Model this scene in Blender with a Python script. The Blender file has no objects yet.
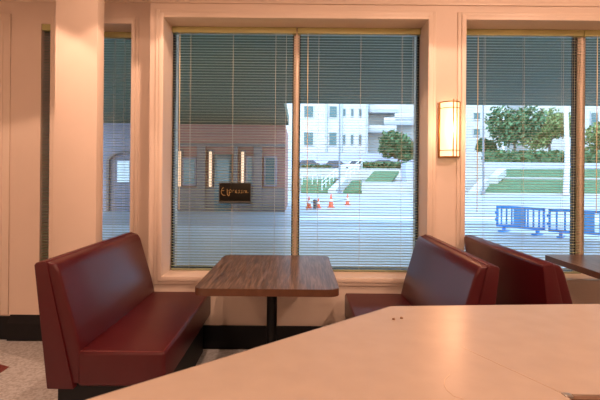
import bpy, bmesh, math, random
from mathutils import Vector, Matrix
random.seed(7)
S = bpy.context.scene
C = S.collection
PI = math.pi
F, H, HY, ROLL = 454.0, 1.34, 175.0, 0.0087      # focal length in px, eye height, horizon row, camera roll

def P(px, py, d):
    dx, dy = px - 300.0, py - HY
    return Vector(((dx + ROLL*dy)*d/F, d, H - (dy - ROLL*dx)*d/F))
def floor_d(px, py, z=0.0):
    return (H - z)*F/((py - HY) - ROLL*(px - 300.0))
def G(px, py, z=0.0):
    return P(px, py, floor_d(px, py, z))

# ------------------------------------------------------------------ materials
def mat(name, col, rough=0.6, metal=0.0, var=0.06, scale=8.0, bump=0.0, bscale=60.0, spec=0.5, emit=None, estr=0.0, stretch=(1,1,1)):
    m = bpy.data.materials.new(name); m.use_nodes = True
    nt = m.node_tree; b = nt.nodes['Principled BSDF']
    b.inputs['Roughness'].default_value = rough
    b.inputs['Metallic'].default_value = metal
    b.inputs['Specular IOR Level'].default_value = spec
    tc = nt.nodes.new('ShaderNodeTexCoord'); mp = nt.nodes.new('ShaderNodeMapping')
    mp.inputs['Scale'].default_value = stretch
    nt.links.new(tc.outputs['Object'], mp.inputs['Vector'])
    n = nt.nodes.new('ShaderNodeTexNoise'); n.inputs['Scale'].default_value = scale; n.inputs['Detail'].default_value = 4
    nt.links.new(mp.outputs['Vector'], n.inputs['Vector'])
    r = nt.nodes.new('ShaderNodeValToRGB')
    r.color_ramp.elements[0].position = 0.3; r.color_ramp.elements[1].position = 0.7
    r.color_ramp.elements[0].color = tuple(max(0, c*(1-var)) for c in col) + (1,)
    r.color_ramp.elements[1].color = tuple(min(1, c*(1+var)) for c in col) + (1,)
    nt.links.new(n.outputs['Fac'], r.inputs['Fac'])
    nt.links.new(r.outputs['Color'], b.inputs['Base Color'])
    if bump:
        n2 = nt.nodes.new('ShaderNodeTexNoise'); n2.inputs['Scale'].default_value = bscale; n2.inputs['Detail'].default_value = 3
        nt.links.new(mp.outputs['Vector'], n2.inputs['Vector'])
        bp = nt.nodes.new('ShaderNodeBump'); bp.inputs['Strength'].default_value = bump; bp.inputs['Distance'].default_value = 0.01
        nt.links.new(n2.outputs['Fac'], bp.inputs['Height']); nt.links.new(bp.outputs['Normal'], b.inputs['Normal'])
    if emit:
        b.inputs['Emission Color'].default_value = tuple(emit) + (1,)
        b.inputs['Emission Strength'].default_value = estr
    return m

M = {}
M['wall'] = mat('cream_wall_paint', (.78,.655,.56), .55, var=.02, scale=3, bump=.05, bscale=40)
M['trim'] = mat('cream_trim_paint', (.80,.68,.58), .4, var=.015, scale=3)
M['ceil'] = mat('ceiling_paint', (.72,.66,.6), .8, var=.02)
M['black_vinyl'] = mat('black_cove_base', (.008,.009,.012), .5, var=.1, spec=.25)
M['red'] = mat('red_vinyl', (.074,.0062,.010), .34, var=.05, scale=5, bump=.06, bscale=140, spec=.4)
M['piping'] = mat('red_piping', (.12,.012,.014), .4, var=.04)
M['black'] = mat('black_metal', (.007,.008,.010), .5, var=.1, spec=.25)
M['band'] = mat('wood_edge_band', (.12,.052,.028), .35, var=.1, scale=30)
M['counter'] = mat('cream_laminate', (.50,.41,.34), .27, var=.035, scale=14, spec=.5)
M['counter_edge'] = mat('grey_brown_edge', (.16,.12,.10), .4, var=.05)
M['counter_side'] = mat('counter_side_panel', (.5,.42,.34), .5)
M['brown'] = mat('brown_cabinet', (.16,.085,.05), .45, var=.08)
M['grey_metal'] = mat('grey_corner_metal', (.35,.33,.30), .35, metal=.8)
M['seam'] = mat('seam_line', (.50,.36,.25), .5)
M['crumb'] = mat('crumb', (.26,.13,.065), .8, var=.3, scale=80)
M['brass'] = mat('brass', (.42,.22,.07), .35, metal=.9)
M['slat'] = mat('sage_slat', (.31,.355,.22), .35, var=.02, spec=.7)
M['rail'] = mat('olive_rail', (.50,.50,.22), .5, var=.03)
M['cord'] = mat('pale_cord', (.7,.68,.55), .7)
M['wand'] = mat('wand', (.75,.66,.42), .25)
M['bronze'] = mat('dark_bronze_frame', (.02,.024,.028), .4, var=.08)
M['sign'] = mat('dark_sign', (.010,.010,.007), .5, var=.1, spec=.2)
M['signrim'] = mat('sign_rim', (.055,.065,.06), .4)
M['gold'] = mat('gold_mark', (.50,.36,.14), .4)
# exterior
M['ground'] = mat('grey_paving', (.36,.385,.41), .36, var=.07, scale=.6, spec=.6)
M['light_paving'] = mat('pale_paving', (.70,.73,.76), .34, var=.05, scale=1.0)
M['soffit'] = mat('canopy_soffit', (.062,.076,.034), .8, var=.08, scale=.4)
M['pink'] = mat('pink_stucco', (.33,.145,.115), .85, var=.06, scale=1.5)
M['pinkdark'] = mat('mauve_base_course', (.17,.135,.13), .8, var=.06, scale=1.5)
M['mauve'] = mat('mauve_stucco', (.24,.22,.26), .85, var=.05, scale=1.5)
M['teal'] = mat('teal_door', (.06,.11,.12), .35, var=.06)
M['tealglass'] = mat('teal_glass', (.055,.12,.125), .15, var=.1, scale=.5)
M['white'] = mat('white_render', (.50,.48,.46), .8, var=.03, scale=.4)
M['whitewall'] = mat('white_concrete', (.46,.45,.43), .8, var=.04, scale=.6)
M['lilac'] = mat('lilac_render', (.42,.44,.56), .8, var=.04)
M['grey'] = mat('grey_render', (.38,.40,.42), .8, var=.06)
M['lawn'] = mat('lawn_turf', (.07,.14,.06), .95, var=.35, scale=3)
M['leafd'] = mat('leaf_green', (.06,.13,.05), .7, var=.4, scale=1.2)
M['leafl'] = mat('leaf_yellow_green', (.17,.22,.07), .7, var=.4, scale=1.2)
M['bark'] = mat('bark', (.18,.13,.10), .9, var=.2)
M['palebark'] = mat('pale_bark', (.62,.55,.54), .8, var=.08)
M['pole'] = mat('grey_pole', (.18,.20,.23), .5)
M['blue'] = mat('blue_plastic', (.05,.38,.95), .45, var=.05, scale=3)
M['bluelight'] = mat('blue_panel', (.08,.45,1.0), .4, var=.05, scale=3)
M['orange'] = mat('orange_cone', (.85,.13,.06), .55, var=.05)
M['whitep'] = mat('white_band', (.85,.85,.85), .5)
M['carw'] = mat('car_white', (.6,.62,.66), .3)
M['card'] = mat('car_dark', (.05,.06,.08), .3)
M['rubber'] = mat('rubber', (.015,.015,.015), .8)
M['lampwarm'] = mat('warm_wall_lamp', (.9,.7,.5), .4, emit=(1,.50,.25), estr=1.0)
M['notice'] = mat('white_notice', (.85,.86,.88), .5)
M['sconce'] = mat('sconce_diffuser', (.9,.8,.65), .4, emit=(1,.72,.40), estr=1.25)
M['lens'] = mat('downlight_lens', (.9,.8,.7), .4, emit=(1,.55,.3), estr=3)

def wood():
    m = bpy.data.materials.new('wood_laminate'); m.use_nodes = True
    nt = m.node_tree; b = nt.nodes['Principled BSDF']
    tc = nt.nodes.new('ShaderNodeTexCoord'); mp = nt.nodes.new('ShaderNodeMapping'); mp.inputs['Scale'].default_value = (48, 2.4, 4)
    nt.links.new(tc.outputs['Object'], mp.inputs['Vector'])
    n = nt.nodes.new('ShaderNodeTexNoise'); n.inputs['Scale'].default_value = 2.2; n.inputs['Detail'].default_value = 7; n.inputs['Distortion'].default_value = .6
    nt.links.new(mp.outputs['Vector'], n.inputs['Vector'])
    r = nt.nodes.new('ShaderNodeValToRGB')
    e = r.color_ramp.elements
    e[0].position = .34; e[0].color = (.058,.034,.026,1)
    e[1].position = .68; e[1].color = (.24,.160,.12,1)
    x = e.new(.5); x.color = (.125,.078,.057,1)
    nt.links.new(n.outputs['Fac'], r.inputs['Fac']); nt.links.new(r.outputs['Color'], b.inputs['Base Color'])
    b.inputs['Roughness'].default_value = .3
    return m
M['wood'] = wood()

def terrazzo():
    m = bpy.data.materials.new('speckled_floor'); m.use_nodes = True
    nt = m.node_tree; b = nt.nodes['Principled BSDF']
    tc = nt.nodes.new('ShaderNodeTexCoord')
    n = nt.nodes.new('ShaderNodeTexNoise'); n.inputs['Scale'].default_value = 55; n.inputs['Detail'].default_value = 6
    nt.links.new(tc.outputs['Object'], n.inputs['Vector'])
    r = nt.nodes.new('ShaderNodeValToRGB'); e = r.color_ramp.elements
    e[0].position = .36; e[0].color = (.42,.43,.43,1); e[1].position = .6; e[1].color = (.64,.66,.68,1)
    nt.links.new(n.outputs['Fac'], r.inputs['Fac']); nt.links.new(r.outputs['Color'], b.inputs['Base Color'])
    b.inputs['Roughness'].default_value = .5
    return m
M['floor'] = terrazzo()
M['redtile'] = mat('red_floor_tile', (.20,.03,.03), .5, var=.15, scale=40)

def glass():
    m = bpy.data.materials.new('window_glass'); m.use_nodes = True
    nt = m.node_tree; nt.nodes.clear()
    o = nt.nodes.new('ShaderNodeOutputMaterial'); mx = nt.nodes.new('ShaderNodeMixShader')
    t = nt.nodes.new('ShaderNodeBsdfTransparent'); t.inputs['Color'].default_value = (.92,.96,.95,1)
    g = nt.nodes.new('ShaderNodeBsdfGlossy'); g.inputs['Roughness'].default_value = .02
    fr = nt.nodes.new('ShaderNodeFresnel'); fr.inputs['IOR'].default_value = 1.45
    nt.links.new(fr.outputs[0], mx.inputs[0]); nt.links.new(t.outputs[0], mx.inputs[1]); nt.links.new(g.outputs[0], mx.inputs[2])
    nt.links.new(mx.outputs[0], o.inputs['Surface'])
    return m
M['glass'] = glass()

# ------------------------------------------------------------------ mesh helpers
def NB(): return bmesh.new()
def add_box(bm, x0, x1, y0, y1, z0, z1, bev=0.0, seg=2, rot=None, about=None):
    x0, x1 = min(x0,x1), max(x0,x1); y0, y1 = min(y0,y1), max(y0,y1); z0, z1 = min(z0,z1), max(z0,z1)
    t = bmesh.new()
    r = bmesh.ops.create_cube(t, size=1.0)
    bmesh.ops.scale(t, vec=(x1-x0, y1-y0, z1-z0), verts=t.verts)
    bmesh.ops.translate(t, vec=((x0+x1)/2, (y0+y1)/2, (z0+z1)/2), verts=t.verts)
    if bev: bmesh.ops.bevel(t, geom=t.edges[:], offset=bev, segments=seg, profile=.5, affect='EDGES')
    if rot is not None: bmesh.ops.rotate(t, cent=about, matrix=rot, verts=t.verts)
    merge(bm, t); return bm
def merge(bm, t):
    me = bpy.data.meshes.new('tmp'); t.to_mesh(me); t.free(); bm.from_mesh(me); bpy.data.meshes.remove(me)
def add_prism(bm, pts, axis, a0, a1, bev=0.0, seg=2):
    """pts: 2-D outline; axis 'z' -> (x,y) outline, 'y' -> (x,z) outline extruded along y, 'x' -> (y,z)."""
    t = bmesh.new()
    def v(p, a):
        return {'z': (p[0],p[1],a), 'y': (p[0],a,p[1]), 'x': (a,p[0],p[1])}[axis]
    lo = [t.verts.new(v(p,a0)) for p in pts]; hi = [t.verts.new(v(p,a1)) for p in pts]
    n = len(pts)
    t.faces.new(lo); t.faces.new(hi)
    for i in range(n): t.faces.new((lo[i], lo[(i+1)%n], hi[(i+1)%n], hi[i]))
    bmesh.ops.recalc_face_normals(t, faces=t.faces)
    if bev: bmesh.ops.bevel(t, geom=t.edges[:], offset=bev, segments=seg, profile=.5, affect='EDGES')
    merge(bm, t); return bm
def add_tube(bm, pts, r, n=8, r1=None, caps=True):
    pts = [Vector(p) for p in pts]; k = len(pts); rings = []
    t = bmesh.new(); up = None
    for i, p in enumerate(pts):
        d = (pts[min(i+1,k-1)] - pts[max(i-1,0)]).normalized()
        a = Vector((0,0,1)) if abs(d.z) < .9 else Vector((1,0,0))
        u = d.cross(a).normalized(); w = d.cross(u).normalized()
        rr = r if r1 is None else r + (r1-r)*i/(k-1)
        rings.append([t.verts.new(p + (u*math.cos(2*PI*j/n) + w*math.sin(2*PI*j/n))*rr) for j in range(n)])
    for a, b in zip(rings, rings[1:]):
        for j in range(n): t.faces.new((a[j], a[(j+1)%n], b[(j+1)%n], b[j]))
    if caps: t.faces.new(rings[0]); t.faces.new(rings[-1])
    bmesh.ops.recalc_face_normals(t, faces=t.faces)
    merge(bm, t); return bm
def add_lathe(bm, prof, c, n=24):
    t = bmesh.new(); rings = []
    for r, z in prof:
        rings.append([t.verts.new((c[0]+r*math.cos(2*PI*j/n), c[1]+r*math.sin(2*PI*j/n), c[2]+z)) for j in range(n)])
    for a, b in zip(rings, rings[1:]):
        for j in range(n): t.faces.new((a[j], a[(j+1)%n], b[(j+1)%n], b[j]))
    t.faces.new(rings[0]); t.faces.new(rings[-1])
    bmesh.ops.recalc_face_normals(t, faces=t.faces)
    merge(bm, t); return bm
def add_poly(bm, pts):
    bm.faces.new([bm.verts.new(p) for p in pts]); return bm
def add_slab(bm, pts, th=.15):
    """a four-cornered sloped slab with real thickness downwards"""
    a = [bm.verts.new(p) for p in pts]; b = [bm.verts.new(Vector(p) - Vector((0,0,th))) for p in pts]
    n = len(pts); bm.faces.new(a); bm.faces.new(b[::-1])
    for i in range(n): bm.faces.new((a[i], b[i], b[(i+1)%n], a[(i+1)%n]))
    bmesh.ops.recalc_face_normals(bm, faces=bm.faces)
    return bm

def origin_of(o):
    v = Vector((0,0,0))
    while o is not None:
        v += o.location; o = o.parent
    return v
def obj(name, bm, m, parent=None, origin=None, smooth=35):
    """link a bmesh built in world coordinates as ONE mesh object; children sit at their parent's origin"""
    me = bpy.data.meshes.new(name)
    if parent is not None: o0 = origin_of(parent)
    elif origin is not None: o0 = Vector(origin)
    else:
        vs = [v.co for v in bm.verts]
        o0 = Vector(((min(v.x for v in vs)+max(v.x for v in vs))/2, (min(v.y for v in vs)+max(v.y for v in vs))/2, min(v.z for v in vs)))
    bmesh.ops.translate(bm, vec=-o0, verts=bm.verts)
    bm.to_mesh(me); bm.free()
    me.materials.append(M[m])
    if smooth:
        me.shade_smooth(); me.set_sharp_from_angle(angle=math.radians(smooth))
    o = bpy.data.objects.new(name, me); C.objects.link(o)
    if parent is not None: o.parent = parent
    else: o.location = o0
    return o
def tag(o, label, cat, group=None, kind=None):
    o['label'] = label; o['category'] = cat
    if group: o['group'] = group
    if kind: o['kind'] = kind
    return o
def thing(name, label, cat, loc, group=None):
    o = bpy.data.objects.new(name, None); C.objects.link(o); o.location = loc; o.empty_display_size = .1
    return tag(o, label, cat, group)
def struct(name, bm, m, parent=None, label=None, cat=None, **k):
    o = obj(name, bm, m, parent, **k); 
    if parent is None:
        o['kind'] = 'structure'
        if label: o['label'] = label
        o['category'] = cat or name.split('_')[0]
    return o
def box(*a, **k): return add_box(NB(), *a, **k)
def dup(o, loc, label=None):
    r = o.copy(); C.objects.link(r); r.location = loc
    if label: r['label'] = label
    for ch in list(o.children):
        c = ch.copy(); C.objects.link(c); c.parent = r
        for g in list(ch.children):
            e = g.copy(); C.objects.link(e); e.parent = c
    return r

# ------------------------------------------------------------------ room shell
CEIL = 3.10
struct('floor', box(-4.2, 4.4, -3.2, 4.0, -.12, 0), 'floor', label='beige speckled floor of the diner', cat='floor')
struct('ceiling', box(-4.2, 4.4, -3.2, 4.0, CEIL, CEIL+.15), 'ceil', label='cream ceiling above the diner', cat='ceiling')
struct('wall_left', box(-4.2, -4.0, -3.2, 4.0, 0, CEIL), 'wall', label='cream side wall beside the bay', cat='wall')
struct('wall_right', box(4.2, 4.4, -3.2, 4.0, 0, CEIL), 'wall', label='cream side wall beyond the second booth table', cat='wall')
struct('wall_rear', box(-4.2, 4.4, -3.2, -3.0, 0, CEIL), 'wall', label='cream wall behind the counter', cat='wall')

ZB, ZT = .553, 2.542                # window opening sill and head
MX0, MX1 = -1.056, .977             # large window
RX0, RX1 = 1.267, 3.34              # second window
WD, WB = 3.50, 3.92
b = NB()
for x0, x1, z0, z1 in ((-1.164, MX0, 0, CEIL), (MX1, RX0, 0, CEIL), (RX1, 4.2, 0, CEIL), (MX0, MX1, 0, ZB), (MX0, MX1, ZT, CEIL), (RX0, RX1, 0, ZB), (RX0, RX1, ZT, CEIL)):
    add_box(b, x0, x1, WD, WB, z0, z1)
struct('wall_back', b, 'wall', label='cream wall holding the two large blind covered windows', cat='wall')
BD, BB = 3.66, 4.02
NX0, NX1 = -2.096, -2.022           # narrow slit window
SX0, SX1 = -1.95, -1.362            # strip window behind the pier
b = NB()
for x0, x1, z0, z1 in ((-4.0, NX0, 0, CEIL), (NX1, SX0, 0, CEIL), (SX1, -1.164, 0, CEIL), (NX0, NX1, 0, ZB), (NX0, NX1, ZT, CEIL), (SX0, SX1, 0, ZB), (SX0, SX1, ZT, CEIL)):
    add_box(b, x0, x1, BD, BB, z0, z1)
struct('wall_bay', b, 'wall', label='cream wall of the bay set back behind the pier', cat='wall')
# pier in front of the bay
b = NB(); add_box(b, -1.712, -1.418, 3.16, 3.27, 0, CEIL, bev=.004)
struct('pillar', b, 'wall', label='plain cream square pillar behind the red booth', cat='pillar')

# casings: frames of four mitred strips with a step, on the wall face
def casing(name, x0, x1, z0, z1, yf, w, label, sill=True):
    b = NB()
    def ring(o, i, y0, y1):
        for a in ((x0-o, x0-i, z0-o, z1+o), (x1+i, x1+o, z0-o, z1+o), (x0-i, x1+i, z1+i, z1+o), (x0-i, x1+i, z0-o, z0-i)):
            add_box(b, a[0], a[1], y0, y1, a[2], a[3], bev=.002)
    ring(w, w*.55, yf-.012, yf)
    ring(w*.55, 0, yf-.022, yf+.001)
    return struct(name, b, 'trim', label=label, cat='trim')
casing('trim_1', MX0, MX1, ZB, ZT, WD, .062, 'cream casing around the large two pane window')
casing('trim_2', RX0, RX1, ZB, ZT, WD, .062, 'cream casing around the window beside the wall lamp')
casing('trim_3', SX0, SX1, ZB, ZT, BD, .055, 'cream casing around the strip window beside the pier')
# picture rails
struct('trim_4', box(-1.164, 4.2, 3.485, 3.5, 2.655, 2.675, bev=.003), 'trim', label='thin cream picture rail above the two large windows', cat='trim')
struct('trim_5', box(-4.0, -1.164, 3.645, 3.66, 2.715, 2.735, bev=.003), 'trim', label='thin cream picture rail across the bay wall', cat='trim')
# board with a stepped edge at the far side of the bay
xr = P(8.7, 150, 3.64).x
b = NB(); add_box(b, xr-.32, xr, 3.645, 3.66, .2, 2.615, bev=.002); add_box(b, xr-.32, xr-.055, 3.638, 3.65, .2, 2.56, bev=.002)
struct('trim_6', b, 'trim', label='tall cream stepped panel on the bay wall', cat='trim')

# baseboards
struct('baseboard_back', box(-1.164, 4.2, 3.478, 3.5, 0, .178, bev=.004), 'black_vinyl', label='black base strip along the window wall', cat='baseboard')
b = NB(); xl = P(8, 330, 3.63).x
add_prism(b, [(3.612,0),(3.618,.135),(3.655,.195),(3.66,.195),(3.66,0)], 'x', xl, -1.175)
add_prism(b, [(3.640,.0),(3.640,.185),(3.66,.185),(3.66,0)], 'x', -4.0, xl)
struct('baseboard_bay', b, 'black_vinyl', label='black base with a sloped top along the bay wall', cat='baseboard', smooth=0)

# dark red floor tile at the very edge of view
q = [G(9.5,367), G(-6,377), G(-30,372), G(-14,361)]
b = NB(); add_prism(b, [(p.x,p.y) for p in q], 'z', 0, .002)
struct('floor_inlay', b, 'redtile', label='dark red tile set into the beige floor', cat='floor', smooth=0)

# ------------------------------------------------------------------ windows (frames, mullions, panes)
def window(name, x0, x1, yg, label, mull=None):
    w = bpy.data.objects.new(name, None); C.objects.link(w); w.location = ((x0+x1)/2, yg, ZB)
    w['kind'] = 'structure'; w['label'] = label; w['category'] = 'window'
    fr = .028; fs = .012
    b = NB()
    for a in ((x0, x0+fs, ZB, ZT), (x1-fs, x1, ZB, ZT), (x0+fs, x1-fs, ZB, ZB+.012), (x0+fs, x1-fs, ZT-fr, ZT)):
        add_box(b, a[0], a[1], yg-.03, yg+.03, a[2], a[3], bev=.002)
    obj('window_frame', b, 'bronze', w)
    xs = [(x0, x1)]
    if mull:
        m0, m1 = mull
        obj('mullion', box(m0, m1, yg-.045, yg+.005, ZB, ZT, bev=.003), 'trim', w)
        b = NB()
        for e0, e1 in ((m0-.010, m0+.008), (m1-.008, m1+.010)): add_box(b, e0, e1, yg-.03, yg+.03, ZB+fr, ZT-fr)
        obj('mullion_edge', b, 'bronze', w)
        xs = [(x0, m0), (m1, x1)]
    for a0, a1 in xs:
        obj('pane', box(a0+.01, a1-.01, yg-.003, yg+.003, ZB+.01, ZT-.01), 'glass', w, smooth=0)
    return w
window('window_1', MX0, MX1, 3.775, 'large two pane window behind the wood table', (-.059, -.012))
window('window_2', RX0, RX1, 3.775, 'large window beside the wall lamp looking onto blue barriers', (2.275, 2.337))
window('window_3', SX0, SX1, 3.97, 'narrow strip window between the pillar and the large window')
window('window_4', NX0, NX1, 3.95, 'narrow slit window on the far side of the pillar')

struct('trim_7', box(NX1-.022, NX1, 3.735, 3.76, ZB, ZT), 'bronze', label='dark slim frame strip inside the slit window', cat='trim')
# ------------------------------------------------------------------ venetian blinds
PITCH, SW, TILT = .0222, .025, math.radians(8)
def blind(x0, x1, yc, label, cords, wand=None, z_top=ZT-.002, rail_h=.048):
    t = thing('venetian_blind', label, 'blind', ((x0+x1)/2, yc, ZB), 'window blinds')
    obj('headrail', box(x0, x1, yc-.02, yc+.02, z_top-rail_h, z_top, bev=.002), 'rail', t)
    b = NB()
    zt = z_top-rail_h-.012; zb = ZB+.035
    n = int((zt-zb)/PITCH)
    ct, st = math.cos(TILT), math.sin(TILT)
    for i in range(n+1):
        z = zt - i*PITCH + random.uniform(-.0008, .0008); vs = []
        for th in (0, -.0007):
            for s, c in ((-.5,0), (-.2,.0014), (.2,.0014), (.5,0)):
                vs.append((yc + s*SW*ct, z + s*SW*st + c + th))
        ring = vs[:4] + vs[:3:-1]
        A = [b.verts.new((x0+.004, y, q)) for y, q in ring]; B = [b.verts.new((x1-.004, y, q)) for y, q in ring]
        k = len(ring)
        for j in range(k): b.faces.new((A[j], B[j], B[(j+1)%k], A[(j+1)%k]))
        b.faces.new(A[::-1]); b.faces.new(B)
    obj('slats', b, 'slat', t, smooth=60)
    obj('bottom_rail', box(x0+.003, x1-.003, yc-.013, yc+.013, ZB+.003, ZB+.018, bev=.003), 'slat', t)
    for cx in cords:
        b = NB()
        for dy in (-.0138, .0138): add_tube(b, [(cx, yc+dy, z_top-rail_h), (cx, yc+dy, ZB+.015)], .0009, 5)
        obj('ladder_cord', b, 'cord', t)
    if wand is not None:
        b = NB(); add_tube(b, [(wand, yc-.026, z_top-rail_h+.004), (wand, yc-.027, z_top-rail_h-.03)], .002, 6)
        add_tube(b, [(wand, yc-.027, z_top-rail_h-.03), (wand+.004, yc-.024, 1.05)], .0032, 6)
        obj('wand', b, 'wand', t)
    return t
def cx(px, d=3.71): return P(px, 150, d).x
blind(MX0+.006, -.040, 3.712, 'open sage venetian blind in the pane with the dark sign', [cx(190), cx(232.5), cx(275), cx(285.5)], cx(179.8))
blind(-.030, MX1-.006, 3.712, 'open sage venetian blind in the pane facing the white building', [cx(318), cx(360), cx(401.5), cx(412)], cx(307))
blind(RX0+.006, 2.300, 3.712, 'open sage venetian blind beside the wall lamp, facing trees and blue barriers', [cx(484), cx(523), cx(562), cx(573)], cx(476))
blind(2.310, RX1-.006, 3.712, 'open sage venetian blind beyond the mullion above the second table', [cx(603), cx(650), cx(690)], cx(594.5))
blind(SX0+.006, SX1-.004, 3.87, 'narrow sage venetian blind in the strip window beside the pillar', [cx(114,3.87), cx(124,3.87), -1.80])

blind(NX0+.002, NX1-.002, 3.685, 'sliver of sage venetian blind in the slit window on the far side of the pillar', [])

# small dark sign hung on the blind
p0, p1 = P(219.5, 183, 3.688), P(250.5, 201.5, 3.688)
sg = thing('hanging_sign', 'small dark rectangular sign with gold lettering hung on the window blind', 'sign', ((p0.x+p1.x)/2, 3.688, p1.z))
obj('sign_board', box(p0.x, p1.x, 3.683, 3.693, p1.z, p0.z, bev=.002), 'sign', sg)
b = NB()
for a in ((p0.x-.004, p1.x+.004, p1.z-.012, p1.z+.004), (p0.x-.004, p1.x+.004, p0.z-.002, p0.z+.004), (p0.x-.004, p0.x+.002, p1.z, p0.z), (p1.x-.002, p1.x+.004, p1.z, p0.z)):
    add_box(b, a[0], a[1], 3.681, 3.695, a[2], a[3])
obj('sign_frame', b, 'signrim', sg)
b = NB()
def sgp(u, v): return (p0.x + (u-100)/300*(p1.x-p0.x), 3.6825, p0.z - (v-130)/190*(p0.z-p1.z))
strokes = [[(140,175),(124,195),(118,215),(122,240),(140,258),(158,256)], [(118,212),(146,206)],
           [(176,190),(176,245),(190,265)], [(190,210),(206,198),(218,208),(212,226),(194,228)], [(196,215),(196,262)],
           [(226,226),(228,204),(244,200)], [(252,216),(270,216),(266,202),(252,208),(254,228),(272,230)],
           [(296,202),(282,206),(294,216),(296,228),(280,232)], [(322,202),(308,206),(320,216),(322,228),(306,232)],
           [(334,230),(336,206),(350,204),(352,232)], [(362,204),(362,230)], [(374,226),(376,231)]]
for st_ in strokes: add_tube(b, [sgp(*q) for q in st_], .0022, 5)
obj('sign_lettering', b, 'gold', sg)
b = NB()
for hx in (p0.x+.02, p1.x-.02):
    b = NB(); add_tube(b, [(hx, 3.69, p0.z), (hx, 3.695, p0.z+.02), (hx, 3.71, p0.z+.028)], .0012, 5); obj('hook', b, 'signrim', sg)

# ------------------------------------------------------------------ wall lamp (half-round sconce)
lx0, lx1 = P(440.5, 130, 3.44).x, P(461.5, 130, 3.44).x
lc, lr = (lx0+lx1)/2, (lx1-lx0)/2
lzt, lzb = P(449, 101.5, 3.44).z, P(449, 157.5, 3.44).z
sc = thing('wall_lamp', 'half-round glowing wall lamp with thin brass straps between the two large windows', 'wall lamp', (lc, 3.5, lzb))
def half(r, n=16, dep=.105): return [(lc - r*math.cos(PI*i/n), 3.499 - dep*r/lr*math.sin(PI*i/n)) for i in range(n+1)]
b = NB(); add_prism(b, half(lr-.004), 'z', lzb+.006, lzt-.006)
obj('diffuser', b, 'sconce', sc)
b = NB(); add_box(b, lx0-.002, lx1+.002, 3.487, 3.4995, lzb, lzt, bev=.002); obj('back_plate', b, 'brass', sc)
def hband(z0, z1):
    o, i = half(lr), half(lr-.005)
    b = NB(); add_prism(b, o + i[::-1], 'z', z0, z1); return b
for z0, z1 in ((lzb, lzb+.010), (lzb+.052, lzb+.057), (lzt-.052, lzt-.047), (lzt-.008, lzt)):
    obj('band', hband(z0, z1), 'brass', sc)
for px in (440.6, 452.2, 456.0, 461.0):
    x = min(lx1-.003, max(lx0+.003, P(px, 130, 3.42).x)); u = max(-1, min(1, (x-lc)/lr)); y = 3.499 - .105*math.sqrt(max(0, 1-u*u))
    obj('strap', box(x-.0032, x+.0032, y-.004, y+.004, lzb, lzt + (.012 if 450 < px < 457 else 0)), 'brass', sc)

# ------------------------------------------------------------------ booth benches
def booth(ox, sgn, y0, y1, label):
    """ox: inner edge of the seat; sgn: direction from seat edge to back"""
    t = thing('booth_bench', label, 'booth bench', (ox + sgn*.3, (y0+y1)/2, 0), 'red vinyl booth benches')
    X = lambda u: ox + sgn*u
    def prof(pts): return [(X(u), z) for u, z in pts]
    s = obj('seat_cushion', box(X(0), X(.44), y0, y1, .272, .452, bev=.022, seg=4), 'red', t)
    b = NB(); r = .004
    i = .013
    add_tube(b, [(X(i), y0+i, .4475), (X(i), y1-i, .4475)], r, 6)
    add_tube(b, [(X(i), y0+i, .4475), (X(.43), y0+i, .4475)], r, 6)
    obj('piping', b, 'piping', s)
    b = NB(); add_prism(b, prof([(.424,.285),(.424,.45),(.45,.56),(.535,.85),(.556,.886),(.61,.896),(.62,.87),(.47,.285)]), 'y', y0+.006, y1-.004, bev=.014, seg=3)
    p = obj('back_cushion', b, 'red', t)
    b = NB(); add_tube(b, [(X(.60), y0+.012, .8945), (X(.60), y1-.012, .8945)], .004, 6); 
    obj('piping', b, 'piping', p)
    b = NB(); add_prism(b, prof([(.452,.262),(.592,.888),(.602,.9),(.648,.892),(.656,.88),(.587,.262)]), 'y', y0-.004, y1, bev=.008, seg=2)
    obj('back_shell', b, 'red', t)
    obj('plinth', box(X(.055), X(.55), y0+.035, y1-.02, 0, .275), 'black', t)
    return t
BY0, BY1 = 2.262, 3.44
booth(-.665, -1, BY0, BY1, 'dark red vinyl booth bench standing before the pillar and strip window')
booth(.345, 1, BY0, BY1, 'dark red vinyl booth bench whose seat is half hidden behind the cream counter')
booth(1.90, -1, BY0+.06, BY1, 'dark red vinyl booth bench seen from behind, facing the second table')

# ------------------------------------------------------------------ tables
def rrect(x0, x1, y0, y1, r, n=6):
    pts = []
    for cx_, cy_, a in ((x1-r,y1-r,0), (x0+r,y1-r,PI/2), (x0+r,y0+r,PI), (x1-r,y0+r,1.5*PI)):
        for i in range(n+1): pts.append((cx_ + r*math.cos(a+PI/2*i/n), cy_ + r*math.sin(a+PI/2*i/n)))
    return pts
def table(x0, x1, y0, y1, z, label):
    xc, yc = (x0+x1)/2, (y0+y1)/2
    t = thing('diner_table', label, 'table', (xc, yc, 0), 'wood laminate diner tables')
    b = NB(); add_prism(b, rrect(x0+.002, x1-.002, y0+.002, y1-.002, .055), 'z', z-.036, z); obj('tabletop', b, 'wood', t, smooth=30)
    b = NB(); add_prism(b, rrect(x0, x1, y0, y1, .057), 'z', z-.040, z-.0015); obj('edge_band', b, 'band', t, smooth=30)
    b = NB(); add_lathe(b, [(.033,.02),(.033,z-.055)], (xc,yc,0), 20); obj('pedestal', b, 'black', t)
    obj('mounting_plate', box(xc-.18, xc+.18, yc-.18, yc+.18, z-.056, z-.038, bev=.004), 'black', t)
    b = NB(); add_box(b, xc-.27, xc+.27, yc-.035, yc+.035, 0, .022, bev=.006); add_box(b, xc-.035, xc+.035, yc-.34, yc+.34, 0, .022, bev=.006); add_lathe(b, [(.07,.02),(.05,.05),(.034,.06)], (xc,yc,0), 20)
    obj('base', b, 'black', t)
    return t
table(-.566, .218, 2.42, 3.44, .73, 'brown wood grain laminate table on a black pedestal between two booth benches')
table(1.845, 2.62, 2.42, 3.45, .755, 'dark laminate table edge visible beyond the booth bench seen from behind')

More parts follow.
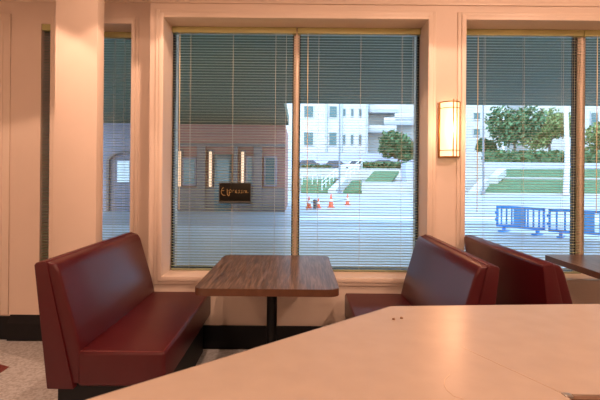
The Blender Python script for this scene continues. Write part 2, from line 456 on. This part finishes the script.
# ------------------------------------------------------------------ counter
CZ = .92
c1, c2, c3 = G(391, 306.3, CZ), G(600, 304, CZ), G(85, 400.5, CZ)
def along(a, b_, x): return a + (b_-a)*((x-a.x)/(b_.x-a.x))
eL, eR = along(c1, c3, -.95), along(c1, c2, 2.4)
nk = G(564, 394, CZ)
outer = [(eL.x,eL.y),(c1.x,c1.y),(eR.x,eR.y)]
poly = outer + [(2.4, nk.y-.03),(nk.x,nk.y),(nk.x,-.35),(eL.x,-.35)]
ct = thing('service_counter', 'cream laminate counter with an angled corner in front of the booths', 'counter', (.4,.7,0))
b = NB(); add_prism(b, poly, 'z', CZ-.035, CZ); obj('countertop', b, 'counter', ct, smooth=0)
# edge strip along the outer edge
def offset(pts, w):
    out = []
    for i, p in enumerate(pts):
        a = Vector(pts[max(i-1,0)]); c = Vector(pts[min(i+1,len(pts)-1)]); n = []
        for q0, q1 in ((a, Vector(p)), (Vector(p), c)):
            d = q1-q0
            if d.length > 1e-6: d.normalize(); n.append(Vector((-d.y, d.x)))
        m = sum(n, Vector((0,0)))/len(n); m = m/ (m.dot(n[0]))
        out.append(tuple(Vector(p) + m*w))
    return out
oo = offset(outer, .005)
b = NB(); add_prism(b, outer + oo[::-1], 'z', CZ-.038, CZ-.0006); obj('edge_strip', b, 'counter_edge', ct, smooth=0)
ib = offset(outer, -.06)
b = NB(); add_prism(b, ib + [(2.34, nk.y+.05),(nk.x-.05,nk.y+.05),(nk.x-.05,-.3),(eL.x+.05,-.3)], 'z', 0, CZ-.035); obj('body_panel', b, 'counter_side', ct, smooth=0)
b = NB(); add_box(b, nk.x-.04, 2.35, nk.y-.5, nk.y+.04, .0, .80); obj('under_cabinet', b, 'brown', ct)
b = NB(); add_box(b, nk.x+.001, 2.39, nk.y-.014, nk.y-.002, CZ-.09, CZ-.003, rot=Matrix.Rotation(-math.atan2(.03, 2.4-nk.x), 3, 'Z'), about=(nk.x, nk.y, 0)); obj('inner_edge', b, 'brown', ct)
b = NB(); add_box(b, nk.x-.004, nk.x+.012, nk.y-.012, nk.y+.004, CZ-.06, CZ+.0015, bev=.001); obj('corner_bracket', b, 'grey_metal', ct)
def ribbon(pxs, w, z):
    """a flat strip lying on the counter along points"""
    b = NB(); pts = [G(x, y, z) for x, y in pxs]; L = []
    for i, p in enumerate(pts):
        d = (pts[min(i+1,len(pts)-1)] - pts[max(i-1,0)]).normalized(); n = Vector((-d.y, d.x, 0))*w/2
        L.append((b.verts.new(p+n), b.verts.new(p-n), b.verts.new(p+n-Vector((0,0,.0008))), b.verts.new(p-n-Vector((0,0,.0008)))))
    for a, c in zip(L, L[1:]):
        b.faces.new((a[0],a[1],c[1],c[0])); b.faces.new((a[0],c[0],c[2],a[2])); b.faces.new((a[1],a[3],c[3],c[1]))
    bmesh.ops.recalc_face_normals(b, faces=b.faces); return b
obj('seam', ribbon([(460,346),(500,364.5),(532,379),(562,393)], .0016, CZ+.0004), 'seam', ct, smooth=0)
obj('scratch', ribbon([(450,374),(445,379),(444,384),(447,390),(454,396),(464,399)], .0014, CZ+.0004), 'seam', ct, smooth=0)
for (x, y), lab in (((393.6,319.6), 'tiny brown crumb on the counter, the one closer to the angled edge'), ((401.4,318.4), 'tiny brown crumb on the counter, the one further from the angled edge')):
    g = G(x, y, CZ); b = NB()
    bmesh.ops.create_icosphere(b, subdivisions=2, radius=1)
    for v in b.verts:
        k = 1 + random.uniform(-.25,.25); v.co = Vector((v.co.x*.0045*k, v.co.y*.006*k, max(v.co.z, -.6)*.0028*k))
    zmin = min(v.co.z for v in b.verts)
    bmesh.ops.translate(b, vec=g - Vector((0,0,zmin)), verts=b.verts)
    tag(obj('crumb', b, 'crumb'), lab, 'crumb', 'crumbs on the counter')

# ------------------------------------------------------------------ outside
GZ = -.62
def GG(px, py): return G(px, py, GZ)
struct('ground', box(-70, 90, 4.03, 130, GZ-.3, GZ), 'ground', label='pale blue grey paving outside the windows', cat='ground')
# our own building's footing below the wall outside
struct('wall_footing', box(-12, 14, 3.9, 4.03, GZ-.2, 0), 'wall', label='low footing of the diner wall outside', cat='wall')
struct('pavement', box(-60, 80, 4.04, 16.9, GZ, GZ+.02), 'light_paving', label='paving under the arcade roof, coloured paler to offset the shade', cat='pavement')  # colour lightened to make up for the roof's shade
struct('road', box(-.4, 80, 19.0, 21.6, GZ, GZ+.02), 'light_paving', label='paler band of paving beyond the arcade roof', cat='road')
CZ_ = 3.98
cd = 16.8
b = NB()
add_box(b, -11, 14, 3.92, cd, CZ_, CZ_+.5)
add_box(b, -11, -.62, cd, 24.2, CZ_, CZ_+.5)
struct('canopy', b, 'soffit', label='dark green grey underside of the arcade roof outside', cat='ceiling', smooth=0)
# outer wall above our windows up to the canopy
struct('wall_outside', box(-12, 14, 3.92, 4.06, CEIL, CZ_), 'wall', label='wall above the windows outside', cat='wall')

# pink shop front across the arcade
FD = 24.0
def fx(px): return P(px, 175, FD).x
def fz(py): return P(232, py, FD).z
ab = thing('shop_building', 'pink shop front under the arcade roof with dark doorway and warm lamps', 'building', (-6, FD, GZ))
xe = fx(285)
obj('wall', box(-11, xe, FD, FD+6, GZ, CZ_), 'pink', ab)
obj('base_course', box(fx(172), xe+.02, FD-.12, FD, GZ, fz(188), bev=.02), 'pinkdark', ab)
obj('bay_facing', box(fx(70), fx(171), FD-.2, FD, GZ, fz(108)), 'mauve', ab)
obj('cornice', box(fx(172), xe+.05, FD-.18, FD, fz(147), fz(144), bev=.02), 'pinkdark', ab)
for a0, a1 in ((198,206),(254,262),(234,238)):
    obj('pilaster', box(fx(a0), fx(a1), FD-.3, FD, GZ, fz(147), bev=.02), 'pinkdark', ab)
d_ = obj('doorway', box(fx(215), fx(232), FD-.16, FD, GZ, fz(155), bev=.02), 'teal', ab)
obj('door_glass', box(fx(217.5), fx(229.5), FD-.18, FD-.15, fz(195), fz(159)), 'tealglass', d_)
for a0, a1, t_, b_ in ((183,197,158,186),(246,254,156,186),(264,277,156,186)):
    w_ = obj('shop_window', box(fx(a0), fx(a1), FD-.14, FD, fz(b_), fz(t_), bev=.02), 'mauve', ab)
    obj('pane', box(fx(a0)+.1, fx(a1)-.1, FD-.16, FD-.13, fz(b_)+.1, fz(t_)-.1), 'tealglass', w_)
for a0 in (180.5, 211, 243):
    l_ = obj('lamp_plate', box(fx(a0)-.14, fx(a0)+.14, FD-.1, FD, fz(188), fz(150)), 'pinkdark', ab)
    b = NB(); add_lathe(b, [(.04,0),(.075,.05),(.075,fz(151.5)-fz(187)-.05),(.04,fz(151.5)-fz(187))], (fx(a0), FD-.2, fz(187)), 12); obj('lamp_tube', b, 'lampwarm', l_)
# arched doorway with white notice seen through the strip window
axc, ar = fx(128), fx(128)-fx(109.5)
b = NB(); pts = []
for i in range(13): pts.append((axc - ar*math.cos(PI*i/12), fz(163) + ar*.55*math.sin(PI*i/12)))
inn = [(axc + (x-axc)*.86, fz(163) + (z-fz(163))*.86) for x, z in pts]
add_prism(b, [(pts[0][0],GZ)] + pts + [(pts[-1][0],GZ),(inn[-1][0],GZ)] + inn[::-1] + [(inn[0][0],GZ)], 'y', FD-.42, FD-.2)
obj('arch', b, 'pinkdark', ab, smooth=30)
obj('arch_door', box(axc-ar*.85, axc+ar*.85, FD-.26, FD-.2, GZ, fz(160)), 'mauve', ab)
obj('notice', box(fx(119.5), fx(131.5), FD-.3, FD-.26, fz(183), fz(162)), 'notice', ab)
obj('ledge', box(fx(70), fx(160), FD-.45, FD-.2, fz(111), fz(105)), 'pinkdark', ab)

# terraces, ramps and lawns beyond the paving
def ebox(px0, py0, px1, py1, d, dep):
    a, c = P((px0+px1)/2, py0, d), P((px0+px1)/2, py1, d)
    return box(P(px0,(py0+py1)/2,d).x, P(px1,(py0+py1)/2,d).x, d, d+dep, c.z, a.z)
def eslab(q, th=.3):
    """sloped lawn: corners as (px, py, depth)"""
    return add_slab(NB(), [P(*c) for c in q], th)
TD = 48.5
b = ebox(250, 179.5, 700, 196.5, TD+6, 6); a_ = ebox(250, 169.3, 700, 190, TD+11.2, 30); merge(b, a_)
struct('terrain_terrace', b, 'whitewall', label='pale terrace rising beyond the paving', cat='terrain')
struct('lawn_1', eslab([(301,192,TD),(329,192,TD),(336,178,TD+5.8),(301,178,TD+5.8)]), 'lawn', label='grass bank at the mullion side of the white ramps', cat='lawn', smooth=0)
struct('lawn_2', eslab([(343,191.5,TD),(362,191.5,TD),(362,180.5,TD+5.8),(352,180.5,TD+5.8)]), 'lawn', label='small grass bank between the two white ramp walls', cat='lawn', smooth=0)
struct('lawn_3', eslab([(364,182,TD+3),(391,182,TD+3),(399,171,TD+8),(374,171,TD+8)]), 'lawn', label='grass bank above the white retaining wall', cat='lawn', smooth=0)
struct('lawn_4', eslab([(480,194.5,TD),(610,195.5,TD),(610,180,TD+5.8),(492,179,TD+5.8)]), 'lawn', label='lower grass bank behind the blue barriers', cat='lawn', smooth=0)
struct('lawn_5', eslab([(498,178,TD+6),(620,179,TD+6),(620,169,TD+11),(503,169,TD+11)]), 'lawn', label='upper grass bank under the trees', cat='lawn', smooth=0)
for q, lab in (((362,182,407,195.5,TD-.2,.5),'broad white retaining wall under the upper grass bank'), ((300,176.5,344,178.6,TD+5.8,.4),'thin white wall along the top of the grass bank'), ((488,177.6,620,179.6,TD+5.7,.5),'white kerb wall between the two grass banks'),((484,193.6,620,196.6,TD-.3,.5),'white kerb wall at the foot of the grass bank'),((407,180,424,195.5,TD-.1,.5),'pale wall end beside the lilac booth wall')):
    w_ = tag(obj('retaining_wall', ebox(*q), 'whitewall', smooth=0), lab, 'wall', 'white retaining walls')
def ramp(a, c, d, w, h, lab, dep=.5):
    p, q = P(*a, d), P(*c, d+2)
    b = NB(); n = Vector((0, dep, 0)); v = []
    for o_ in (Vector((0,0,0)), Vector((w,0,0))):
        pass
    A = [p, p+Vector((w,0,0)), q+Vector((w,0,0)), q]
    top = [x + Vector((0,0,h)) for x in A]
    add_slab(b, top, h+.4)
    tag(obj('ramp_wall', b, 'whitewall', smooth=0), lab, 'wall', 'white ramp walls')
ramp((328,193.5), (341,181), TD-.4, .8, .4, 'white sloping ramp wall beside the grass bank by the cones')
ramp((468,196), (480,182), TD-.5, 1.0, .4, 'white sloping stair wall just beyond the casing')
ramp((489,180), (498,172), TD+4, 1.0, .4, 'short white sloping stair wall above the lower grass')
def railing(a, c, d, n, lab):
    p, q = P(*a, d), P(*c, d+3)
    t = thing('handrail', lab, 'railing', (p.x, p.y, p.z), 'white handrails on the ramps')
    b = NB(); add_tube(b, [p+Vector((0,0,.95)), q+Vector((0,0,.95))], .04, 6); add_tube(b, [p+Vector((0,0,.5)), q+Vector((0,0,.5))], .03, 6); obj('rail', b, 'whitep', t)
    for i in range(n):
        x = p + (q-p)*i/(n-1); b = NB(); add_tube(b, [x-Vector((0,0,.1)), x+Vector((0,0,.95))], .04, 6); obj('post', b, 'whitep', t)
railing((322,190), (337,177), TD-.2, 5, 'white handrail climbing beside the first grass bank')
railing((346,180), (362,167), TD+2, 5, 'white handrail climbing between the grass banks')
railing((302,184), (322,183), TD+1, 5, 'white handrail level along the grass bank next to the mullion')
tag(obj('booth_wall', ebox(406,163,428,182,TD+1,2.5), 'lilac', smooth=0), 'lilac grey block wall at the edge of the white building pane', 'wall')

# white apartment building
AD = 78.0
def ax(px): return P(px, 140, AD).x
def az(py): return P(350, py, AD).z
t = thing('apartment_building', 'white multi-storey apartment building with small teal windows', 'building', (8, AD, az(160)))
obj('wall', box(ax(255), ax(368), AD, AD+14, az(172), az(60)), 'white', t)
obj('set_back_wall', box(ax(368), ax(450), AD+4, AD+14, az(172), az(66)), 'white', t)
for px in (326.5, 341.5, 367):
    b = NB(); add_tube(b, [(ax(px), AD-.15, az(158)), (ax(px), AD-.15, az(62))], .16, 8); obj('downpipe', b, 'grey', t)
for row in ((88,99),(106,118),(132,146)):
    f_ = obj('window', box(ax(328.5), ax(337), AD-.15, AD+.05, az(row[1]), az(row[0])), 'white', t)
    obj('pane', box(ax(329.2), ax(336.4), AD-.2, AD-.1, az(row[1]-.6), az(row[0]+.8)), 'tealglass', f_)
    f_ = obj('window', box(ax(303), ax(314), AD-.15, AD+.05, az(row[1]), az(row[0])), 'white', t)
    obj('pane', box(ax(304), ax(313), AD-.2, AD-.1, az(row[1]-.6), az(row[0]+.8)), 'tealglass', f_)
    for px in (344, 352, 360):
        f_ = obj('window', box(ax(px-1.6), ax(px+1.6), AD-.12, AD+.05, az(row[1]-1), az(row[0]+2)), 'grey', t)
        obj('pane', box(ax(px-1.1), ax(px+1.1), AD-.16, AD-.1, az(row[1]-2), az(row[0]+3)), 'teal', f_)
for y0, x0, x1 in ((109,370,400),(121,385,420),(129,368,398),(117,396,424)):
    f_ = obj('balcony', box(ax(x0), ax(x1), AD+1.2, AD+4.2, az(y0+2.6), az(y0), bev=.1), 'grey', t)
    obj('balcony_rail', box(ax(x0), ax(x1), AD+1.2, AD+1.35, az(y0), az(y0-5), bev=.03), 'white', f_)
obj('plinth_wall', box(ax(255), ax(450), AD-1.5, AD-.3, az(172), az(153)), 'lilac', t)
t = thing('apartment_building', 'white block far behind the trees beside the wall lamp window', 'building', (36, 84, 2))
def a2(px): return P(px, 120, 84).x
obj('wall', box(a2(455), a2(503), 84, 96, P(480,170,84).z, P(480,60,84).z), 'white', t)
for py in (112, 128):
    f_ = obj('window', box(a2(473), a2(480), 83.8, 84.1, P(476,py+8,84).z, P(476,py,84).z), 'white', t)
    obj('pane', box(a2(473.6), a2(479.4), 83.75, 83.9, P(476,py+7,84).z, P(476,py+1,84).z), 'tealglass', f_)
t = thing('apartment_building', 'pale grey block seen through gaps between the trees', 'building', (55, 86, 2))
obj('wall', box(P(528,120,86).x, P(640,120,86).x, 86, 96, P(580,170,86).z, P(580,85,86).z), 'whitewall', t)
for px in (545, 562, 590):
    f_ = obj('window', box(P(px,120,86).x, P(px+8,120,86).x, 85.8, 86.1, P(px,128,86).z, P(px,112,86).z), 'grey', t)
    obj('pane', box(P(px+.8,120,86).x, P(px+7.2,120,86).x, 85.7, 85.9, P(px,127,86).z, P(px,113,86).z), 'tealglass', f_)
tag(obj('boundary_wall', ebox(484,162.5,640,170.5,60.2,.4), 'lilac', smooth=0), 'blue grey boundary wall between hedge and grass bank', 'wall')

# cars behind the terrace
def car(px, py, d, L, m, lab):
    p = P(px, py, d); t = thing('car', lab, 'car', p, 'cars parked beyond the terrace')
    b = NB(); add_prism(b, [(p.x-L/2,p.z+.25),(p.x-L/2,p.z+.75),(p.x-L*.28,p.z+.85),(p.x-L*.15,p.z+1.35),(p.x+L*.25,p.z+1.38),(p.x+L*.4,p.z+.9),(p.x+L/2,p.z+.8),(p.x+L/2,p.z+.25)], 'y', d-.85, d+.85, bev=.05)
    obj('body', b, m, t)
    b = NB(); add_prism(b, [(p.x-L*.24,p.z+.86),(p.x-L*.14,p.z+1.28),(p.x+L*.23,p.z+1.3),(p.x+L*.33,p.z+.9)], 'y', d-.87, d+.87); obj('side_window', b, 'card', t)
    for wx in (-.3, .3):
        for wy in (-.75, .75):
            b = NB(); add_lathe(b, [(.16,-.1),(.32,-.09),(.32,.09),(.16,.1)], (0,0,0), 16)
            bmesh.ops.rotate(b, cent=(0,0,0), matrix=Matrix.Rotation(PI/2,3,'X'), verts=b.verts)
            bmesh.ops.translate(b, vec=(p.x+wx*L, d+wy, p.z+.32), verts=b.verts); obj('wheel', b, 'rubber', t)
car(333, 170, 66, 3.9, 'card', 'dark parked car beyond the terrace rail, in front of the small windows')
car(355, 170.5, 63, 4.0, 'carw', 'pale parked car beyond the terrace, between dark car and tree')
car(306, 170, 63, 3.9, 'card', 'dark parked car beyond the terrace next to the mullion')
car(381, 169.5, 65, 4.2, 'card', 'dark parked car under the round tree')

# trees and hedges
def leaves(b, c, r, n, s, shell=.55):
    for _ in range(n):
        while True:
            v = Vector((random.uniform(-1,1), random.uniform(-1,1), random.uniform(-1,1)))
            if shell**2 < v.length_squared < 1: break
        p = Vector(c) + Vector((v.x*r[0], v.y*r[1], v.z*r[2]))
        n1 = Vector((random.gauss(0,1), random.gauss(0,1), random.gauss(0,1))).normalized(); n2 = n1.orthogonal().normalized(); n3 = n1.cross(n2)
        k = s*random.uniform(.6,1.3)
        b.faces.new([b.verts.new(p + n2*k), b.verts.new(p + n3*k*.5), b.verts.new(p - n2*k), b.verts.new(p - n3*k*.5)])
def tree(px, py, d, rp, base_py, m, lab, trunk='bark', blobs=8, n=330, s=.36, name='tree'):
    c = P(px, py, d); g = P(px, base_py, d); R = rp*d/F
    t = thing(name, lab, 'tree', g, 'trees beyond the paving')
    b = NB(); add_tube(b, [g - Vector((0,0,.3)), (g+c)/2 + Vector((.1,0,0)), c], R*.07, 8, R*.03)
    for k in range(4):
        a = k*1.7; add_tube(b, [c - Vector((0,0,R*.5)), c + Vector((math.cos(a)*R*.55, math.sin(a)*R*.55, R*.25))], R*.03, 6, R*.012)
    obj('trunk', b, trunk, t)
    b = NB()
    for k in range(blobs):
        a = k*2.4; q = c + Vector((math.cos(a)*R*.5, math.sin(a)*R*.5, random.uniform(-.35,.45)*R))
        leaves(b, q, (R*.6, R*.6, R*.52), n, s, .2)
    obj('crown', b, m, t, smooth=0)
tree(398, 146, 70, 19, 170, 'leafd', 'round green tree in front of the white apartment balconies')
tree(514, 127, 67, 26, 168, 'leafd', 'large dark green tree in the pane beside the wall lamp, behind the lamp post')
tree(549, 131, 77, 25, 167, 'leafl', 'yellow green tree behind the pale trunk near the window mullion')
tree(486, 147, 72, 9, 168, 'leafd', 'small green tree at the edge of the white block beside the wall lamp')
tree(612, 138, 68, 24, 168, 'leafl', 'yellow green tree seen past the mullion above the second table')
def hedge(px0, px1, py0, py1, d, m, lab):
    a, c = P(px0, py1, d), P(px1, py0, d); b = NB()
    for _ in range(1100):
        p = Vector((random.uniform(a.x, c.x), d + random.uniform(-.6,.6), random.uniform(a.z, c.z)))
        n1 = Vector((random.gauss(0,1), random.gauss(0,1), random.gauss(0,1))).normalized(); n2 = n1.orthogonal(); n3 = n1.cross(n2); k = .3
        b.faces.new([b.verts.new(p + n2*k), b.verts.new(p + n3*k*.6), b.verts.new(p - n2*k), b.verts.new(p - n3*k*.6)])
    add_box(b, a.x, c.x, d-.35, d+.35, a.z-.2, c.z-.25)
    tag(obj('hedge', b, m, smooth=0), lab, 'hedge', 'hedges on the terrace')
hedge(484, 640, 152, 164, 61.8, 'leafd', 'long green hedge above the boundary wall under the trees')
hedge(362, 404, 163.5, 170.5, 60.5, 'leafd', 'low hedge behind the upper grass bank in front of the parked cars')
hedge(302, 330, 166.5, 171.5, 60.5, 'leafd', 'low hedge at the mullion side of the terrace')
# pale bare trunk near the mullion and slim lamp posts
p = P(566, 195, 47.5); b = NB(); add_tube(b, [p, p+Vector((.1,0,4)), p+Vector((-.1,0,9.6))], .30, 12, .2)
tag(obj('bare_tree', b, 'palebark'), 'pale straight bare tree trunk rising behind the blue barriers by the mullion', 'tree')
def lamp_post(px, base, top, d, lab):
    g, h = P(px, base, d), P(px, top, d); t = thing('lamp_post', lab, 'lamp post', g, 'slim lamp posts outside')
    b = NB(); add_tube(b, [g, h], .10, 10, .07); obj('pole', b, 'pole', t)
    b = NB(); add_lathe(b, [(.2,0),(.2,.25),(.11,.35)], g, 12); obj('base', b, 'pole', t)
    b = NB(); add_tube(b, [h, h+Vector((.5,-.3,.15)), h+Vector((1.1,-.6,.15))], .06, 8); obj('arm', b, 'pole', t)
    obj('lamp_head', box(h.x+.9, h.x+1.6, h.y-.8, h.y-.5, h.z+.08, h.z+.2, bev=.03), 'pole', t)
lamp_post(483.3, 194, 70, 46, 'slim grey lamp post in front of the trees beside the wall lamp window')
lamp_post(339.5, 193.5, 70, 46.5, 'slim grey lamp post in front of the white ramps')

# traffic cones, bar and bollard
def cone(px, py, top, lab):
    g = GG(px, py); h = P(px, top, g.y).z - GZ
    t = thing('traffic_cone', lab, 'traffic cone', g, 'traffic cones on the paving'); k = h/.72
    obj('base', box(g.x-.2*k, g.x+.2*k, g.y-.2*k, g.y+.2*k, GZ, GZ+.04, bev=.01), 'orange', t)
    b = NB(); add_lathe(b, [(.145*k,.035),(.03*k,h-.01),(.022*k,h)], (g.x,g.y,GZ), 20); bd = obj('body', b, 'orange', t)
    z0, z1 = .42*h, .66*h; rr = lambda z: (.145 + (.03-.145)*(z/h))*k + .006
    b = NB(); add_lathe(b, [(rr(z0),z0),(rr(z1),z1)], (g.x,g.y,GZ), 20); obj('band', b, 'whitep', bd)
    return g, h
ca = cone(309, 208, 196.5, 'orange cone nearest the mullion, beside the dark bollard')
cone(318.5, 208, 198, 'orange cone just behind the dark bollard')
cb = cone(331, 207.5, 194, 'tallest orange cone, with a wide white band')
cc = cone(347.5, 205, 194, 'orange cone farthest along the row, away from the mullion')
g = GG(315, 208.5); b = NB(); add_lathe(b, [(.11,0),(.11,.36),(.13,.38),(.13,.48),(.09,.53)], (g.x, g.y, GZ), 16)
tag(obj('bollard', b, 'card'), 'short dark bollard standing among the orange cones', 'bollard')
def bar(a, c, lab):
    z = GZ + .5*min(a[1], c[1]); b = NB(); u = (c[0]-a[0]).normalized()*.13; p, q = a[0]+u, c[0]-u; add_tube(b, [(p.x, p.y, z), (q.x, q.y, z)], .018, 8)
    tag(obj('cone_bar', b, 'card'), lab, 'barrier bar', 'bars between cones')
bar(cb, cc, 'thin dark bar strung between the tall cone and the last cone')
bar(ca, cb, 'thin dark bar strung between the first cone and the tall cone')

# blue plastic barriers
def barrier(p, q, lab, L=None):
    a, c = Vector((p.x,p.y,GZ)), Vector((q.x,q.y,GZ)); d = (c-a).normalized(); L = (c-a).length
    rot = Matrix.Rotation(math.atan2(d.y, d.x), 3, 'Z'); z0, z1 = .17, .93
    t = thing('crowd_barrier', lab, 'barrier', (a+c)/2, 'blue plastic barriers')
    def bx(b, u0, u1, w, za, zb, bev=.008): add_box(b, a.x+u0, a.x+u1, a.y-w, a.y+w, GZ+za, GZ+zb, bev=bev, rot=rot, about=a)
    b = NB(); bx(b, 0, L, .03, z1-.09, z1); bx(b, 0, L, .03, z0, z0+.09); bx(b, 0, .07, .03, z0, z1); bx(b, L-.07, L, .03, z0, z1)
    obj('frame', b, 'blue', t)
    n = 9
    for i in range(1, n):
        u = L*i/n
        if abs(u-L/2) < .2: continue
        b = NB(); bx(b, u-.028, u+.028, .02, z0+.05, z1-.05); obj('upright', b, 'blue', t)
    b = NB(); bx(b, L/2-.21, L/2+.21, .026, z0+.05, z1-.05); obj('panel', b, 'bluelight', t)
    for u in (L*.17, L*.86):
        b = NB(); bx(b, u-.05, u+.05, .05, .06, z0+.02); bx(b, u-.09, u+.09, .28, 0, .07, .02); obj('foot', b, 'blue', t)
    b = NB(); bx(b, -.05, 0, .03, z1-.3, z1-.2); bx(b, -.05, 0, .03, z0+.2, z0+.3); obj('hook', b, 'blue', t)
A0 = Vector((P(496.5,215,16.4).x, 16.4, 0)); A1 = Vector((P(545,215,15.1).x, 15.1, 0))
B0 = Vector((P(548.5,215,14.95).x, 14.95, 0)); B1 = Vector((P(629,215,13.6).x, 13.6, 0))
barrier(A0, A1, 'blue plastic barrier standing whole in view beyond the blind')
barrier(B0, B1, 'blue plastic barrier crossing behind the window mullion')

# ------------------------------------------------------------------ lights
def spot(name, x, y, power, ang=2*math.degrees(math.atan(1/.72)), blend=.06, col=(1,.59,.40), rad=.03, z=CEIL-.03):
    l = bpy.data.lights.new(name, 'SPOT'); l.energy = power; l.color = col; l.spot_size = math.radians(ang); l.spot_blend = blend; l.shadow_soft_size = rad
    o = bpy.data.objects.new(name, l); C.objects.link(o); o.location = (x, y, z)
    b = NB(); add_lathe(b, [(.055,0),(.09,-.002),(.09,-.01),(.06,-.012),(.056,-.004)], (x, y, CEIL), 24)
    r = struct('ceiling_downlight', b, 'trim', label='round trim shared by unseen ceiling downlights and added fill lamps', cat='ceiling light')
    return o
K60, K72 = 2*math.degrees(math.atan(1/.6)), 2*math.degrees(math.atan(1/.72))
ROWS = [(-.45,2.6,86,K60,.08), (-1.05,2.65,9,K60,.06), (1.1,2.5,46,K72,.06), (2.6,2.5,36,K72,.06),
        (-1.9,2.55,70,85,.12), (-.077,-1.2,185,173,.08), (2.06,1.0,155,173,.08), (-2.4,-1.8,130,138,.5)]  # the widest cones are unseen fill lamps, added to brighten the walls from the front
for x, y, w, a, bl in ROWS: spot('downlight_and_fill', x, y, w, a, bl)
# lamp inside the wall sconce
pl = bpy.data.lights.new('sconce_bulb', 'POINT'); pl.energy = 3; pl.color = (1,.48,.27); pl.shadow_soft_size = .03
po = bpy.data.objects.new('sconce_bulb', pl); C.objects.link(po); po.location = (lc, 3.34, (lzb+lzt)/2)

# sky and sun
w = bpy.data.worlds.new('World'); S.world = w; w.use_nodes = True
nt = w.node_tree; bg = nt.nodes['Background']
sky = nt.nodes.new('ShaderNodeTexCoord'); sx = nt.nodes.new('ShaderNodeSeparateXYZ'); rp = nt.nodes.new('ShaderNodeValToRGB')
nt.links.new(sky.outputs['Generated'], sx.inputs[0]); nt.links.new(sx.outputs['Z'], rp.inputs['Fac']); nt.links.new(rp.outputs['Color'], bg.inputs['Color'])
rp.color_ramp.elements[0].position = 0; rp.color_ramp.elements[0].color = (.66,.84,1.0,1)
rp.color_ramp.elements[1].position = .7; rp.color_ramp.elements[1].color = (.32,.58,1.0,1)
bg.inputs['Strength'].default_value = 5.2
sl = bpy.data.lights.new('sun', 'SUN'); sl.energy = 3.2; sl.color = (1,.86,.74); sl.angle = math.radians(8)
so = bpy.data.objects.new('sun', sl); C.objects.link(so); so.rotation_euler = (math.radians(38), 0, math.radians(-20))

# ------------------------------------------------------------------ camera
cam = bpy.data.cameras.new('camera'); co = bpy.data.objects.new('camera', cam); C.objects.link(co)
co.location = (0, 0, H); co.rotation_euler = (PI/2, -ROLL, 0)
cam.sensor_width = 36; cam.lens = F/600*36; cam.shift_y = -(200-HY)/600; cam.clip_end = 500; cam.clip_start = .05
S.camera = co
S.view_settings.view_transform = 'Standard'; S.view_settings.look = 'None'; S.view_settings.gamma = 1; S.view_settings.use_curve_mapping = False
S.view_settings.exposure = 0.0
S.cycles.max_bounces = 8; S.cycles.transparent_max_bounces = 16; S.cycles.use_denoising = True
S.cycles.sample_clamp_indirect = 6
